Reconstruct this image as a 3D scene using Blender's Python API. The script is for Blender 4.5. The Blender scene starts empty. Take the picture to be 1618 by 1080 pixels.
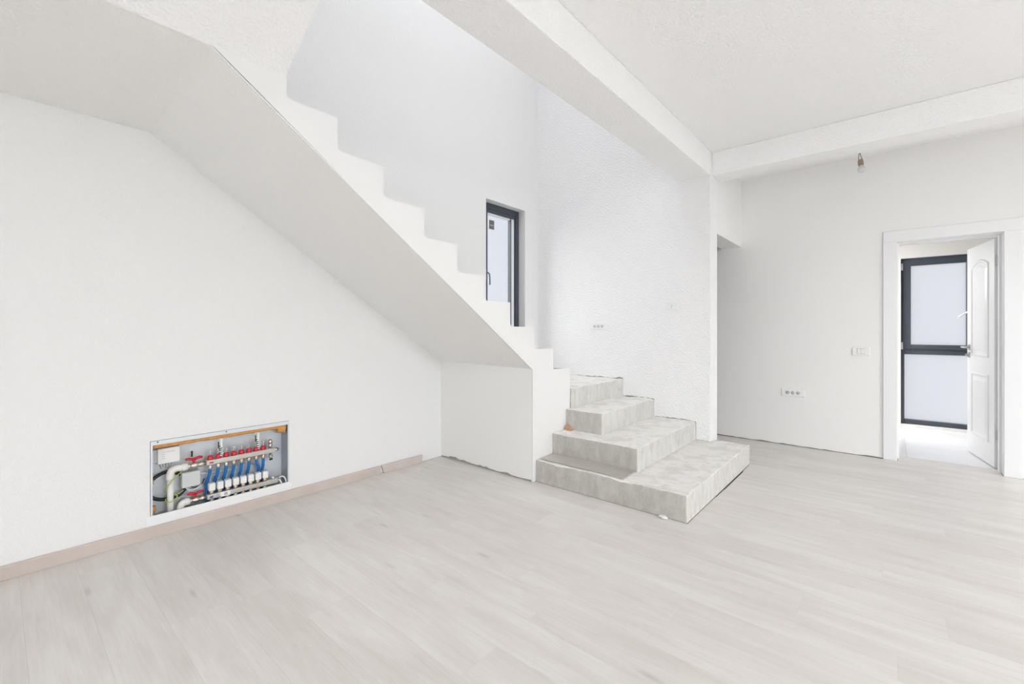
import bpy, bmesh, math, random
from mathutils import Vector, Matrix, noise

random.seed(7)
SC = bpy.context.scene
COL = SC.collection

# ------------------------------------------------------------------ camera
CAM_H = 1.20
cam_d = bpy.data.cameras.new('camera')
cam = bpy.data.objects.new('camera', cam_d)
COL.objects.link(cam)
cam.location = (0.0, 0.0, CAM_H)
cam.rotation_euler = (math.radians(90), 0, math.radians(40.53))
cam_d.sensor_width = 36.0
cam_d.sensor_fit = 'HORIZONTAL'
cam_d.lens = 36.0 * 700.0 / 1618.0
cam_d.shift_y = -19.33 / 1618.0
cam_d.clip_start = 0.02
SC.camera = cam

# ------------------------------------------------------------------ world, sun, window daylight, exposure
SC.view_settings.view_transform = 'Standard'
SC.view_settings.look = 'None'
SC.view_settings.exposure = 0.085
SC.view_settings.gamma = 1.0
SC.view_settings.use_curve_mapping = False

world = bpy.data.worlds.new('overcast_sky')
SC.world = world
world.use_nodes = True
bg = world.node_tree.nodes['Background']
bg.inputs['Color'].default_value = (0.90, 0.925, 1.0, 1)
bg.inputs['Strength'].default_value = 0.86

sun_d = bpy.data.lights.new('hazy_sun', 'SUN')
sun_d.energy = 6.8
sun_d.angle = math.radians(75)
sun_d.color = (1.0, 0.99, 0.97)
sun = bpy.data.objects.new('hazy_sun', sun_d)
COL.objects.link(sun)
sun.rotation_euler = Vector((0.90, 0.34, -0.40)).to_track_quat('-Z', 'Y').to_euler()

def window_light(name, loc, direction, w, h, power, color=(1, 1, 1)):
    d = bpy.data.lights.new(name, 'AREA')
    d.shape = 'RECTANGLE'; d.size = w; d.size_y = h
    d.energy = power; d.color = color
    o = bpy.data.objects.new(name, d); COL.objects.link(o)
    o.location = loc
    o.rotation_euler = Vector(direction).to_track_quat('-Z', 'Z').to_euler()
    return o

# daylight lamps added outside unseen window openings, powers set to balance the room
window_light('skylight_right_window', (5.90, 1.20, 3.20), (-1, 0, -2.0), 5.2, 2.4, 1300, (0.945, 0.975, 1.0))
window_light('daylight_near_window', (2.4, -3.52, 1.28), (0, 1, 0), 4.0, 2.2, 40, (0.945, 0.975, 1.0))
window_light('skylight_near_window', (2.4, -4.20, 3.00), (0, 1, -1.4), 4.2, 2.4, 400, (0.945, 0.975, 1.0))
window_light('added_roof_light', (-1.6, 2.3, 5.80), (0, 0, -1), 2.0, 2.4, 46, (0.95, 0.955, 1.0))  # unseen source, added to brighten the upper stairwell
window_light('daylight_side_room_window', (-0.80, 6.85, 1.9), (1, 0, -1.3), 0.78, 1.6, 55)

cy = SC.cycles
cy.max_bounces = 8
cy.diffuse_bounces = 6
cy.glossy_bounces = 4
cy.transparent_max_bounces = 12
cy.caustics_reflective = False
cy.caustics_refractive = False
cy.use_denoising = True
cy.use_adaptive_sampling = True
cy.adaptive_threshold = 0.04

# ------------------------------------------------------------------ key planes (metres)
XL = -3.245      # left wall face
YU = 2.755       # wall under the stair
YB = 4.275       # wall behind the stair
YB2 = 4.485
YD = 5.383       # wall with the door
YD2 = 5.600
XC = -1.260      # end of wall behind the stair
XS = -2.140      # open side of the stair flight
XR = 5.00        # right wall
YN = -3.20       # wall behind the camera
ZC = 2.842       # ceiling
ZT = 5.50        # ceiling of the stairwell
XB = -1.545      # left side of long beam

# ------------------------------------------------------------------ materials
def new_mat(name):
    m = bpy.data.materials.new(name)
    m.use_nodes = True
    nt = m.node_tree
    b = nt.nodes['Principled BSDF']
    return m, nt, b

def N(nt, kind, **kw):
    n = nt.nodes.new(kind)
    for k, v in kw.items():
        setattr(n, k, v)
    return n

def plain(name, col, rough=0.5, metal=0.0, spec=0.5, var=0.0, vscale=30.0):
    m, nt, b = new_mat(name)
    b.inputs['Base Color'].default_value = (*col, 1)
    b.inputs['Roughness'].default_value = rough
    b.inputs['Metallic'].default_value = metal
    b.inputs['Specular IOR Level'].default_value = spec
    if var > 0:
        tc = N(nt, 'ShaderNodeTexCoord')
        nz = N(nt, 'ShaderNodeTexNoise'); nz.inputs['Scale'].default_value = vscale; nz.inputs['Detail'].default_value = 4
        nt.links.new(tc.outputs['Object'], nz.inputs['Vector'])
        mx = N(nt, 'ShaderNodeMix', data_type='RGBA')
        mx.inputs['A'].default_value = (*[c * (1 - var) for c in col], 1)
        mx.inputs['B'].default_value = (*[min(1, c * (1 + var)) for c in col], 1)
        nt.links.new(nz.outputs['Fac'], mx.inputs['Factor'])
        nt.links.new(mx.outputs['Result'], b.inputs['Base Color'])
    return m

def plaster(name, col, scale=70.0, strength=0.35, dist=0.004, rough=0.85, smudge=0.02):
    """white wall paint over stippled plaster"""
    m, nt, b = new_mat(name)
    tc = N(nt, 'ShaderNodeTexCoord')
    b.inputs['Base Color'].default_value = (*col, 1)
    ad = N(nt, 'ShaderNodeTexNoise'); ad.inputs['Scale'].default_value = scale; ad.inputs['Detail'].default_value = 1.5
    nt.links.new(tc.outputs['Object'], ad.inputs['Vector'])
    bp = N(nt, 'ShaderNodeBump'); bp.inputs['Strength'].default_value = strength; bp.inputs['Distance'].default_value = dist
    nt.links.new(ad.outputs[0], bp.inputs['Height'])
    nt.links.new(bp.outputs['Normal'], b.inputs['Normal'])
    b.inputs['Roughness'].default_value = rough
    b.inputs['Specular IOR Level'].default_value = 0.25
    return m

M = {}
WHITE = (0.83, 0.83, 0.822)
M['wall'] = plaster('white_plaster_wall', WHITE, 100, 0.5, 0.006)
M['wall_rough'] = plaster('rough_white_plaster', (0.90, 0.90, 0.90), 62, 1.0, 0.010)
M['wall_warm'] = plaster('warm_white_plaster', (0.885, 0.88, 0.868), 80, 0.2)
M['ceiling'] = plaster('stippled_ceiling_paint', (0.93, 0.928, 0.922), 85, 0.8, 0.008)
M['soffit'] = plaster('soffit_plaster', (0.90, 0.895, 0.88), 85, 0.7, 0.007)
M['stringer'] = plaster('smooth_stringer_plaster', (0.83, 0.828, 0.816), 90, 0.12)
M['white_gloss'] = plain('white_lacquer', (0.86, 0.865, 0.87), 0.28)
M['white_plastic'] = plain('white_plastic', (0.86, 0.865, 0.86), 0.35)
M['socket_hole'] = plain('socket_recess_grey', (0.60, 0.60, 0.60), 0.5)
M['pin'] = plain('socket_pin_hole', (0.22, 0.22, 0.22), 0.6)
M['dark_hole'] = plain('dark_slot', (0.05, 0.05, 0.05), 0.6)
M['anthracite'] = plain('anthracite_window_profile', (0.060, 0.070, 0.088), 0.42, var=0.08, vscale=20)
M['lit_bead'] = plain('sunlit_sash_edge', (0.80, 0.82, 0.86), 0.35)  # pale colour stands for sunlight on the sash rebate
M['metal'] = plain('brushed_handle_metal', (0.55, 0.55, 0.56), 0.3, 1.0)
M['handle_grey'] = plain('grey_window_handle', (0.22, 0.26, 0.32), 0.35)
M['galv'] = plain('galvanised_sheet', (0.70, 0.74, 0.77), 0.45, 0.15, var=0.08, vscale=14)
M['galv_shaded'] = plain('galvanised_sheet_shaded', (0.42, 0.45, 0.48), 0.45, 0.35, var=0.2, vscale=30)  # darker copy of the sheet, with the recess shade put into its colour
M['steel'] = plain('satin_stainless_bar', (0.60, 0.58, 0.54), 0.32, 0.75)
M['nickel'] = plain('nickel_fitting', (0.62, 0.58, 0.50), 0.28, 0.9)
M['brass'] = plain('pale_brass_nut', (0.60, 0.48, 0.33), 0.32, 0.8)
M['red'] = plain('red_plastic', (0.62, 0.015, 0.03), 0.35)
M['blue'] = plain('blue_pipe_plastic', (0.010, 0.17, 0.50), 0.4)
M['black'] = plain('black_rubber', (0.02, 0.022, 0.025), 0.5)
M['ppr'] = plain('white_pipe_plastic', (0.82, 0.80, 0.76), 0.4)
M['grey_box'] = plain('light_grey_box_plastic', (0.62, 0.64, 0.63), 0.45)
M['grey_print'] = plain('grey_print', (0.42, 0.42, 0.45), 0.6)
M['red_print'] = plain('red_mark', (0.5, 0.03, 0.03), 0.6)
M['blue_print'] = plain('blue_mark', (0.05, 0.12, 0.45), 0.6)
M['yellow_green'] = plain('yellow_green_wire', (0.42, 0.55, 0.08), 0.45)
M['white_cable'] = plain('white_cable_sheath', (0.78, 0.78, 0.76), 0.45)
M['foam'] = plain('orange_foam_and_wood', (0.66, 0.33, 0.10), 0.9, var=0.4, vscale=45)
M['chip'] = plain('orange_brick_chip', (0.55, 0.31, 0.16), 0.9, var=0.3, vscale=80)
M['socket_brown'] = plain('tan_lamp_holder', (0.36, 0.25, 0.17), 0.5)
M['sticker'] = plain('grey_window_sticker', (0.16, 0.155, 0.165), 0.6)
M['base_dark'] = plain('raw_wall_base', (0.42, 0.405, 0.38), 0.95, var=0.35, vscale=25)
M['screed'] = plain('dark_screed', (0.16, 0.15, 0.14), 0.95, var=0.3, vscale=20)
M['tile'] = plain('white_marble_tile', (0.86, 0.86, 0.87), 0.22, var=0.03, vscale=4)
M['grout'] = plain('grey_grout', (0.55, 0.55, 0.55), 0.9)
M['sideroom'] = plaster('beige_grey_wall', (0.80, 0.78, 0.745), 80, 0.2)

# thin window glass: mostly transparent with a weak mirror coat
def glass_mat(name, tint, gloss=0.06):
    m = bpy.data.materials.new(name); m.use_nodes = True
    nt = m.node_tree; nt.nodes.clear()
    out = N(nt, 'ShaderNodeOutputMaterial')
    tr = N(nt, 'ShaderNodeBsdfTransparent'); tr.inputs['Color'].default_value = (*tint, 1)
    gl = N(nt, 'ShaderNodeBsdfGlossy'); gl.inputs['Roughness'].default_value = 0.03
    mx = N(nt, 'ShaderNodeMixShader'); mx.inputs[0].default_value = gloss
    nt.links.new(tr.outputs[0], mx.inputs[1]); nt.links.new(gl.outputs[0], mx.inputs[2])
    nt.links.new(mx.outputs[0], out.inputs[0])
    return m
M['glass'] = glass_mat('window_glass', (0.97, 0.98, 0.99))

def frosted_mat():
    m = bpy.data.materials.new('frosted_glass'); m.use_nodes = True
    nt = m.node_tree; nt.nodes.clear()
    out = N(nt, 'ShaderNodeOutputMaterial')
    tr = N(nt, 'ShaderNodeBsdfTransparent'); tr.inputs['Color'].default_value = (0.98, 0.98, 0.98, 1)
    tl = N(nt, 'ShaderNodeBsdfTranslucent'); tl.inputs['Color'].default_value = (0.92, 0.92, 0.92, 1)
    mx = N(nt, 'ShaderNodeMixShader'); mx.inputs[0].default_value = 0.25
    nt.links.new(tr.outputs[0], mx.inputs[1]); nt.links.new(tl.outputs[0], mx.inputs[2])
    nt.links.new(mx.outputs[0], out.inputs[0])
    return m
M['frosted'] = frosted_mat()

def bulb_mat():
    m, nt, b = new_mat('clear_bulb_glass')
    b.inputs['Base Color'].default_value = (0.93, 0.93, 0.95, 1)
    b.inputs['Roughness'].default_value = 0.12
    b.inputs['Transmission Weight'].default_value = 0.35
    return m
M['bulb'] = bulb_mat()
def tube_mat():
    m, nt, b = new_mat('clear_meter_tube')
    b.inputs['Base Color'].default_value = (0.62, 0.64, 0.66, 1)
    b.inputs['Roughness'].default_value = 0.15
    b.inputs['Transmission Weight'].default_value = 0.3
    return m
M['tube'] = tube_mat()

def laminate(name, dark, light, scale=1.0, obj_rand=True):
    """pale oak laminate: long grain, soft tone changes from board to board, a few knots"""
    m, nt, b = new_mat(name)
    tc = N(nt, 'ShaderNodeTexCoord'); oi = N(nt, 'ShaderNodeObjectInfo')
    mul = N(nt, 'ShaderNodeMath', operation='MULTIPLY'); mul.inputs[1].default_value = 57.0
    nt.links.new(oi.outputs['Random'], mul.inputs[0])
    cmb = N(nt, 'ShaderNodeCombineXYZ')
    nt.links.new(mul.outputs[0], cmb.inputs['Z'])
    nt.links.new(mul.outputs[0], cmb.inputs['X'])
    add = N(nt, 'ShaderNodeVectorMath', operation='ADD')
    nt.links.new(tc.outputs['Object'], add.inputs[0]); nt.links.new(cmb.outputs[0], add.inputs[1])
    def stretched(sx, sy, detail, dist=0.0):
        mp = N(nt, 'ShaderNodeMapping'); mp.inputs['Scale'].default_value = (sx, sy, 1)
        nt.links.new(add.outputs[0], mp.inputs['Vector'])
        nz = N(nt, 'ShaderNodeTexNoise'); nz.inputs['Scale'].default_value = 1.0 * scale
        nz.inputs['Detail'].default_value = detail; nz.inputs['Distortion'].default_value = dist
        nz.inputs['Roughness'].default_value = 0.6
        nt.links.new(mp.outputs[0], nz.inputs['Vector'])
        return nz
    g1 = stretched(1.6, 11.0, 3, 0.7)     # cathedral figure
    g2 = stretched(5.0, 110.0, 2)         # fine fibre
    g3 = stretched(0.9, 2.6, 2)           # cloudy tone
    s1 = N(nt, 'ShaderNodeMath', operation='MULTIPLY'); s1.inputs[1].default_value = 0.48
    nt.links.new(g1.outputs['Fac'], s1.inputs[0])
    s2 = N(nt, 'ShaderNodeMath', operation='MULTIPLY_ADD'); s2.inputs[1].default_value = 0.22
    nt.links.new(g2.outputs['Fac'], s2.inputs[0]); nt.links.new(s1.outputs[0], s2.inputs[2])
    s3 = N(nt, 'ShaderNodeMath', operation='MULTIPLY_ADD'); s3.inputs[1].default_value = 0.30
    nt.links.new(g3.outputs['Fac'], s3.inputs[0]); nt.links.new(s2.outputs[0], s3.inputs[2])
    s4 = N(nt, 'ShaderNodeMath', operation='MULTIPLY_ADD'); s4.inputs[1].default_value = 0.05
    nt.links.new(oi.outputs['Random'], s4.inputs[0]); nt.links.new(s3.outputs[0], s4.inputs[2])
    cr = N(nt, 'ShaderNodeValToRGB')
    cr.color_ramp.elements[0].position = 0.36; cr.color_ramp.elements[0].color = (*dark, 1)
    cr.color_ramp.elements[1].position = 0.67; cr.color_ramp.elements[1].color = (*light, 1)
    nt.links.new(s4.outputs[0], cr.inputs[0])
    # knots and small dark cracks
    mp = N(nt, 'ShaderNodeMapping'); mp.inputs['Scale'].default_value = (1.5, 6.5, 1)
    nt.links.new(add.outputs[0], mp.inputs['Vector'])
    vo = N(nt, 'ShaderNodeTexVoronoi'); vo.inputs['Scale'].default_value = 1.0
    nt.links.new(mp.outputs[0], vo.inputs['Vector'])
    k = N(nt, 'ShaderNodeMapRange'); k.inputs['From Min'].default_value = 0.015; k.inputs['From Max'].default_value = 0.10
    k.inputs['To Min'].default_value = 0.62; k.inputs['To Max'].default_value = 1.0
    nt.links.new(vo.outputs['Distance'], k.inputs['Value'])
    mm = N(nt, 'ShaderNodeMix', data_type='RGBA', blend_type='MULTIPLY'); mm.inputs['Factor'].default_value = 0.55
    nt.links.new(cr.outputs[0], mm.inputs['A']); nt.links.new(k.outputs[0], mm.inputs['B'])
    nt.links.new(mm.outputs['Result'], b.inputs['Base Color'])
    b.inputs['Roughness'].default_value = 0.33
    b.inputs['Specular IOR Level'].default_value = 0.45
    return m
M['laminate'] = laminate('pale_oak_laminate', (0.640, 0.600, 0.563), (0.775, 0.748, 0.722))
M['skirting'] = laminate('oak_skirting', (0.55, 0.475, 0.43), (0.66, 0.59, 0.545))
M['board'] = laminate('grey_board', (0.42, 0.39, 0.36), (0.54, 0.505, 0.475))

def concrete(name, grey=(0.46, 0.445, 0.42), dust=(0.80, 0.785, 0.76), dirt=(0.50, 0.43, 0.36), lo=0.42, hi=0.66, streak=True):
    m, nt, b = new_mat(name)
    tc = N(nt, 'ShaderNodeTexCoord')
    def nz(scale, sc=(1, 1, 1), detail=6, dist=0.3, rough=0.6):
        mp = N(nt, 'ShaderNodeMapping'); mp.inputs['Scale'].default_value = sc
        nt.links.new(tc.outputs['Object'], mp.inputs['Vector'])
        n = N(nt, 'ShaderNodeTexNoise'); n.inputs['Scale'].default_value = scale; n.inputs['Detail'].default_value = detail
        n.inputs['Distortion'].default_value = dist; n.inputs['Roughness'].default_value = rough
        nt.links.new(mp.outputs[0], n.inputs['Vector'])
        return n
    cloud = nz(7.0, detail=8, rough=0.68)
    fine = nz(60.0, detail=4)
    strk = nz(7.0, (2.6, 2.6, 0.9) if streak else (1, 1, 1), 5)
    d1 = N(nt, 'ShaderNodeValToRGB')
    d1.color_ramp.elements[0].position = lo; d1.color_ramp.elements[0].color = (0, 0, 0, 1)
    d1.color_ramp.elements[1].position = hi; d1.color_ramp.elements[1].color = (1, 1, 1, 1)
    nt.links.new(strk.outputs['Fac'], d1.inputs[0])
    m0 = N(nt, 'ShaderNodeMix', data_type='RGBA')
    m0.inputs['A'].default_value = (*[c * 0.78 for c in grey], 1); m0.inputs['B'].default_value = (*[c * 1.22 for c in grey], 1)
    nt.links.new(fine.outputs['Fac'], m0.inputs['Factor'])
    m1 = N(nt, 'ShaderNodeMix', data_type='RGBA'); m1.inputs['B'].default_value = (*dust, 1)
    nt.links.new(m0.outputs['Result'], m1.inputs['A']); nt.links.new(d1.outputs[0], m1.inputs['Factor'])
    d2 = N(nt, 'ShaderNodeValToRGB')
    d2.color_ramp.elements[0].position = 0.54; d2.color_ramp.elements[0].color = (0, 0, 0, 1)
    d2.color_ramp.elements[1].position = 0.72; d2.color_ramp.elements[1].color = (0.75, 0.75, 0.75, 1)
    nt.links.new(cloud.outputs['Fac'], d2.inputs[0])
    m2 = N(nt, 'ShaderNodeMix', data_type='RGBA'); m2.inputs['B'].default_value = (*dirt, 1)
    nt.links.new(m1.outputs['Result'], m2.inputs['A']); nt.links.new(d2.outputs[0], m2.inputs['Factor'])
    nt.links.new(m2.outputs['Result'], b.inputs['Base Color'])
    ad = N(nt, 'ShaderNodeMath', operation='ADD')
    nt.links.new(fine.outputs['Fac'], ad.inputs[0]); nt.links.new(cloud.outputs['Fac'], ad.inputs[1])
    bp = N(nt, 'ShaderNodeBump'); bp.inputs['Strength'].default_value = 0.35; bp.inputs['Distance'].default_value = 0.004
    nt.links.new(ad.outputs[0], bp.inputs['Height']); nt.links.new(bp.outputs[0], b.inputs['Normal'])
    b.inputs['Roughness'].default_value = 0.9
    b.inputs['Specular IOR Level'].default_value = 0.2
    return m
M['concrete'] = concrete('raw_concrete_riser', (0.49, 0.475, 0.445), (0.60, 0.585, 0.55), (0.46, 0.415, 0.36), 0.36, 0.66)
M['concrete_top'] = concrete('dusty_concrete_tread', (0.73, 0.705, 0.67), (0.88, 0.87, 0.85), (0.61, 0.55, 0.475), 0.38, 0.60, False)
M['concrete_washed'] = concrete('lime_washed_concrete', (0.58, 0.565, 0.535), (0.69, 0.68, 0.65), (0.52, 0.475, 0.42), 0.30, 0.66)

# ------------------------------------------------------------------ helpers
def link(o, parent=None):
    COL.objects.link(o)
    if parent is not None:
        o.parent = parent
        o.matrix_parent_inverse = Matrix.Identity(4)
    return o

def finish(name, bm, mat, parent=None, smooth=False):
    """one bmesh -> one object; geometry is given in world metres and re-centred on the parent's origin"""
    me = bpy.data.meshes.new(name)
    bmesh.ops.recalc_face_normals(bm, faces=bm.faces[:])
    if parent is not None:
        bm.transform(Matrix.Translation(-world_loc(parent)))
    bm.to_mesh(me); bm.free()
    mats = mat if isinstance(mat, (list, tuple)) else [mat]
    for k in mats:
        me.materials.append(M[k] if isinstance(k, str) else k)
    if smooth:
        for p in me.polygons: p.use_smooth = True
    o = bpy.data.objects.new(name, me)
    return link(o, parent)

def world_loc(o):
    v = Vector((0, 0, 0))
    while o is not None:
        v += Vector(o.location); o = o.parent
    return v

def empty(name, loc):
    o = bpy.data.objects.new(name, None)
    o.empty_display_size = 0.1
    o.location = loc
    COL.objects.link(o)
    return o

def tag(o, label=None, cat=None, group=None, kind=None):
    if label: o['label'] = label
    if cat: o['category'] = cat
    if group: o['group'] = group
    if kind: o['kind'] = kind
    return o

def box(bm, x0, x1, y0, y1, z0, z1, mi=0, bevel=0.0, seg=1):
    vs = [bm.verts.new((x, y, z)) for x in (x0, x1) for y in (y0, y1) for z in (z0, z1)]
    idx = [(0, 1, 3, 2), (4, 6, 7, 5), (0, 4, 5, 1), (2, 3, 7, 6), (0, 2, 6, 4), (1, 5, 7, 3)]
    fs = [bm.faces.new([vs[i] for i in q]) for q in idx]
    for f in fs: f.material_index = mi
    if bevel > 0:
        es = list({e for f in fs for e in f.edges})
        bmesh.ops.bevel(bm, geom=es, offset=bevel, segments=seg, affect='EDGES', profile=0.5)
    return fs

def B(name, mat, x0, x1, y0, y1, z0, z1, parent=None, bevel=0.0, seg=1, smooth=False):
    bm = bmesh.new(); box(bm, x0, x1, y0, y1, z0, z1, 0, bevel, seg)
    return finish(name, bm, mat, parent, smooth)

def tube(bm, pts, r, seg=10, mi=0, caps=True, radii=None):
    pts = [Vector(p) for p in pts]
    rings = []
    up = None
    for i, p in enumerate(pts):
        if i == 0: t = pts[1] - p
        elif i == len(pts) - 1: t = p - pts[i - 1]
        else: t = (pts[i + 1] - p).normalized() + (p - pts[i - 1]).normalized()
        t.normalize()
        if up is None:
            up = Vector((0, 0, 1)) if abs(t.z) < 0.9 else Vector((1, 0, 0))
        a = t.cross(up).normalized(); b = a.cross(t).normalized(); up = b
        rr = radii[i] if radii else r
        rings.append([bm.verts.new(p + a * math.cos(2 * math.pi * k / seg) * rr + b * math.sin(2 * math.pi * k / seg) * rr) for k in range(seg)])
    for A, C in zip(rings, rings[1:]):
        for k in range(seg):
            f = bm.faces.new((A[k], A[(k + 1) % seg], C[(k + 1) % seg], C[k])); f.material_index = mi; f.smooth = True
    if caps:
        for rg in (rings[0], rings[-1]):
            f = bm.faces.new(rg); f.material_index = mi

def T(name, mat, pts, r, parent=None, seg=10, radii=None, smooth=False):
    bm = bmesh.new(); tube(bm, pts, r, seg, 0, True, radii)
    return finish(name, bm, mat, parent, smooth)

def spline(ctrl, n=8):
    """Catmull-Rom through the control points"""
    P = [Vector(c) for c in ctrl]; P = [P[0] * 2 - P[1]] + P + [P[-1] * 2 - P[-2]]
    out = []
    for i in range(1, len(P) - 2):
        for k in range(n):
            t = k / n
            out.append(0.5 * ((2 * P[i]) + (P[i + 1] - P[i - 1]) * t + (2 * P[i - 1] - 5 * P[i] + 4 * P[i + 1] - P[i + 2]) * t * t
                              + (3 * P[i] - P[i - 1] - 3 * P[i + 1] + P[i + 2]) * t ** 3))
    out.append(P[-2])
    return out

def lathe(bm, prof, origin, axis=(0, 0, 1), seg=14, mi=0):
    """prof = [(radius, height)...] around axis"""
    q = Vector(axis).to_track_quat('Z', 'Y'); o = Vector(origin)
    rings = []
    for r, h in prof:
        rings.append([bm.verts.new(o + q @ Vector((math.cos(2 * math.pi * k / seg) * r, math.sin(2 * math.pi * k / seg) * r, h))) for k in range(seg)])
    for A, C in zip(rings, rings[1:]):
        for k in range(seg):
            f = bm.faces.new((A[k], A[(k + 1) % seg], C[(k + 1) % seg], C[k])); f.material_index = mi; f.smooth = True
    for rg in (rings[0], rings[-1]):
        f = bm.faces.new(rg); f.material_index = mi

def L(name, mat, prof, origin, axis=(0, 0, 1), parent=None, seg=14):
    bm = bmesh.new(); lathe(bm, prof, origin, axis, seg)
    return finish(name, bm, mat, parent)

def prism(bm, poly, axis, a0, a1, mi=0):
    """extrude 2D polygon along a world axis ('x': poly=(y,z), 'y': poly=(x,z), 'z': poly=(x,y))"""
    def v(p, a):
        return (a, p[0], p[1]) if axis == 'x' else ((p[0], a, p[1]) if axis == 'y' else (p[0], p[1], a))
    A = [bm.verts.new(v(p, a0)) for p in poly]; C = [bm.verts.new(v(p, a1)) for p in poly]
    fs = [bm.faces.new(A), bm.faces.new(C[::-1])]
    n = len(poly)
    for k in range(n):
        fs.append(bm.faces.new((A[k], C[k], C[(k + 1) % n], A[(k + 1) % n])))
    for f in fs: f.material_index = mi
    return fs

def wall(name, mat, axis, face, back, u0, u1, v0, v1, holes=(), kind='structure'):
    """solid wall with rectangular openings. axis 'x': face/back are x, u=y, v=z; axis 'y': u=x, v=z.
       a hole is (u0,u1,v0,v1[,depth]); with depth it is a blind niche"""
    bm = bmesh.new()
    us = sorted({u0, u1, *[h[0] for h in holes], *[h[1] for h in holes]})
    vs = sorted({v0, v1, *[h[2] for h in holes], *[h[3] for h in holes]})
    us = [u for u in us if u0 <= u <= u1]; vs = [v for v in vs if v0 <= v <= v1]
    def P(u, v, d): return (d, u, v) if axis == 'x' else (u, d, v)
    cache = {}
    def vert(u, v, d):
        k = (round(u, 5), round(v, 5), round(d, 5))
        if k not in cache: cache[k] = bm.verts.new(P(u, v, d))
        return cache[k]
    def quad(a, b, c, d): bm.faces.new((vert(*a), vert(*b), vert(*c), vert(*d)))
    def inhole(u, v):
        for h in holes:
            if h[0] < u < h[1] and h[2] < v < h[3]: return h
        return None
    for i in range(len(us) - 1):
        for j in range(len(vs) - 1):
            a, b, c, d = us[i], us[i + 1], vs[j], vs[j + 1]
            h = inhole((a + b) / 2, (c + d) / 2)
            if h is None or len(h) > 4:
                quad((a, c, back), (b, c, back), (b, d, back), (a, d, back))
            dd = None
            if h is None: dd = face
            elif len(h) > 4: dd = h[4]
            if dd is not None:
                quad((a, c, dd), (a, d, dd), (b, d, dd), (b, c, dd))
            # side faces between differing depth cells
            for (du, dv) in ((1, 0), (0, 1), (-1, 0), (0, -1)):
                ii, jj = i + du, j + dv
                outside = not (0 <= ii < len(us) - 1 and 0 <= jj < len(vs) - 1)
                if outside:
                    if h is not None and len(h) == 4: continue
                    st, en = (face if h is None else h[4]), back
                else:
                    h2 = inhole((us[ii] + us[ii + 1]) / 2, (vs[jj] + vs[jj + 1]) / 2)
                    if h is not None or h2 is None: continue
                    st, en = face, (h2[4] if len(h2) > 4 else back)
                if du == 1: e = (b, c), (b, d)
                elif du == -1: e = (a, c), (a, d)
                elif dv == 1: e = (a, d), (b, d)
                else: e = (a, c), (b, c)
                quad((*e[0], st), (*e[1], st), (*e[1], en), (*e[0], en))
    o = finish(name, bm, mat)
    if kind: tag(o, kind=kind)
    return o

def ragged(bm, axis, u0, u1, plane_front, plane_back, z0, z1, amp, step=0.05, seed=0.0, ztop=None):
    """thin plaster skin whose lower edge is broken unevenly (z0..z0+amp)"""
    n = max(2, int(abs(u1 - u0) / step))
    lo, hi = [], []
    for k in range(n + 1):
        u = u0 + (u1 - u0) * k / n
        e = z0 + amp * max(0, noise.noise((u * 9.0, seed, 0)) * 0.9 + noise.noise((u * 31.0, seed, 3)) * 0.6 + 0.25)
        lo.append((u, e)); hi.append((u, z1))
    poly = lo + hi[::-1]
    prism(bm, poly, 'x' if axis == 'x' else 'y', plane_front, plane_back)

# ------------------------------------------------------------------ the setting: floor
PW, PL, GAP = 0.1935, 1.380, 0.0003
fl = B('floor', 'screed', XL - 0.2, XR + 0.2, YN - 0.2, YD2 + 0.0, -0.12, -0.0075)
tag(fl, kind='structure')
full_me = None
def plank(x0, x1, y0, y1):
    global full_me
    full = abs((x1 - x0) - (PL - GAP)) < 1e-6 and abs((y1 - y0) - (PW - GAP)) < 1e-6
    cx, cyy = (x0 + x1) / 2, (y0 + y1) / 2
    if full and full_me:
        me = full_me
    else:
        bm = bmesh.new()
        hx, hy = (x1 - x0) / 2, (y1 - y0) / 2
        box(bm, -hx, hx, -hy, hy, -0.0075, 0.0)
        me = bpy.data.meshes.new('plank')
        bmesh.ops.recalc_face_normals(bm, faces=bm.faces[:])
        bm.to_mesh(me); bm.free()
        me.materials.append(M['laminate'])
        if full: full_me = me
    o = bpy.data.objects.new('plank', me)
    o.location = (cx, cyy, 0)
    o.parent = fl
    COL.objects.link(o)

S1F, S1R, S1B = 2.790, -0.960, 4.400      # first step: front, right and rear faces
PY0, PX1 = -0.9, 3.1          # boards are laid one by one where they can be told apart
row_y = S1F - 0.003 - PW * 27
rows = []
y = row_y
while y < YD - 0.002:
    rows.append((y, min(y + PW, YD - 0.002))); y += PW
prng = random.Random(3)
for ri, (ya, yb) in enumerate(rows):
    if yb < PY0: continue
    off = prng.uniform(0, PL)
    ya = max(ya, PY0)
    subs = []
    if yb <= S1F - 0.002: subs = [(ya, yb, XL + 0.004)]
    elif ya >= YB2: subs = [(ya, yb, -2.58)]
    else:
        # beside the first step, split where the step ends
        if yb <= S1B: subs = [(ya, yb, None)]
        else:
            subs = ([(ya, S1B + 0.004, None)] if ya < S1B else []) + [(max(ya, S1B + 0.004), min(yb, YB2 + 0.0), XC + 0.004)]
            if yb > YB2: subs.append((YB2 + 0.0, yb, -2.58))
    for (a, b, xa) in subs:
        if b - a < 0.01: continue
        xs = S1R + 0.004 + prng.choice([0.000, 0.001, 0.004, 0.008]) if xa is None else xa
        x = XL - off
        while x < PX1:
            x0, x1 = max(x, xs), min(x + PL, PX1)
            if x1 - x0 > 0.03:
                plank(x0 + GAP / 2, x1 - GAP / 2, a + GAP / 2, b - GAP / 2)
            x += PL
plank(0.050, 0.700, YD, YD2 - 0.004)
bm = bmesh.new()
box(bm, XL, XR, YN, PY0 - 0.0003, -0.0075, 0.0); box(bm, PX1 + 0.0003, XR, PY0, YD, -0.0075, 0.0)
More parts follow.
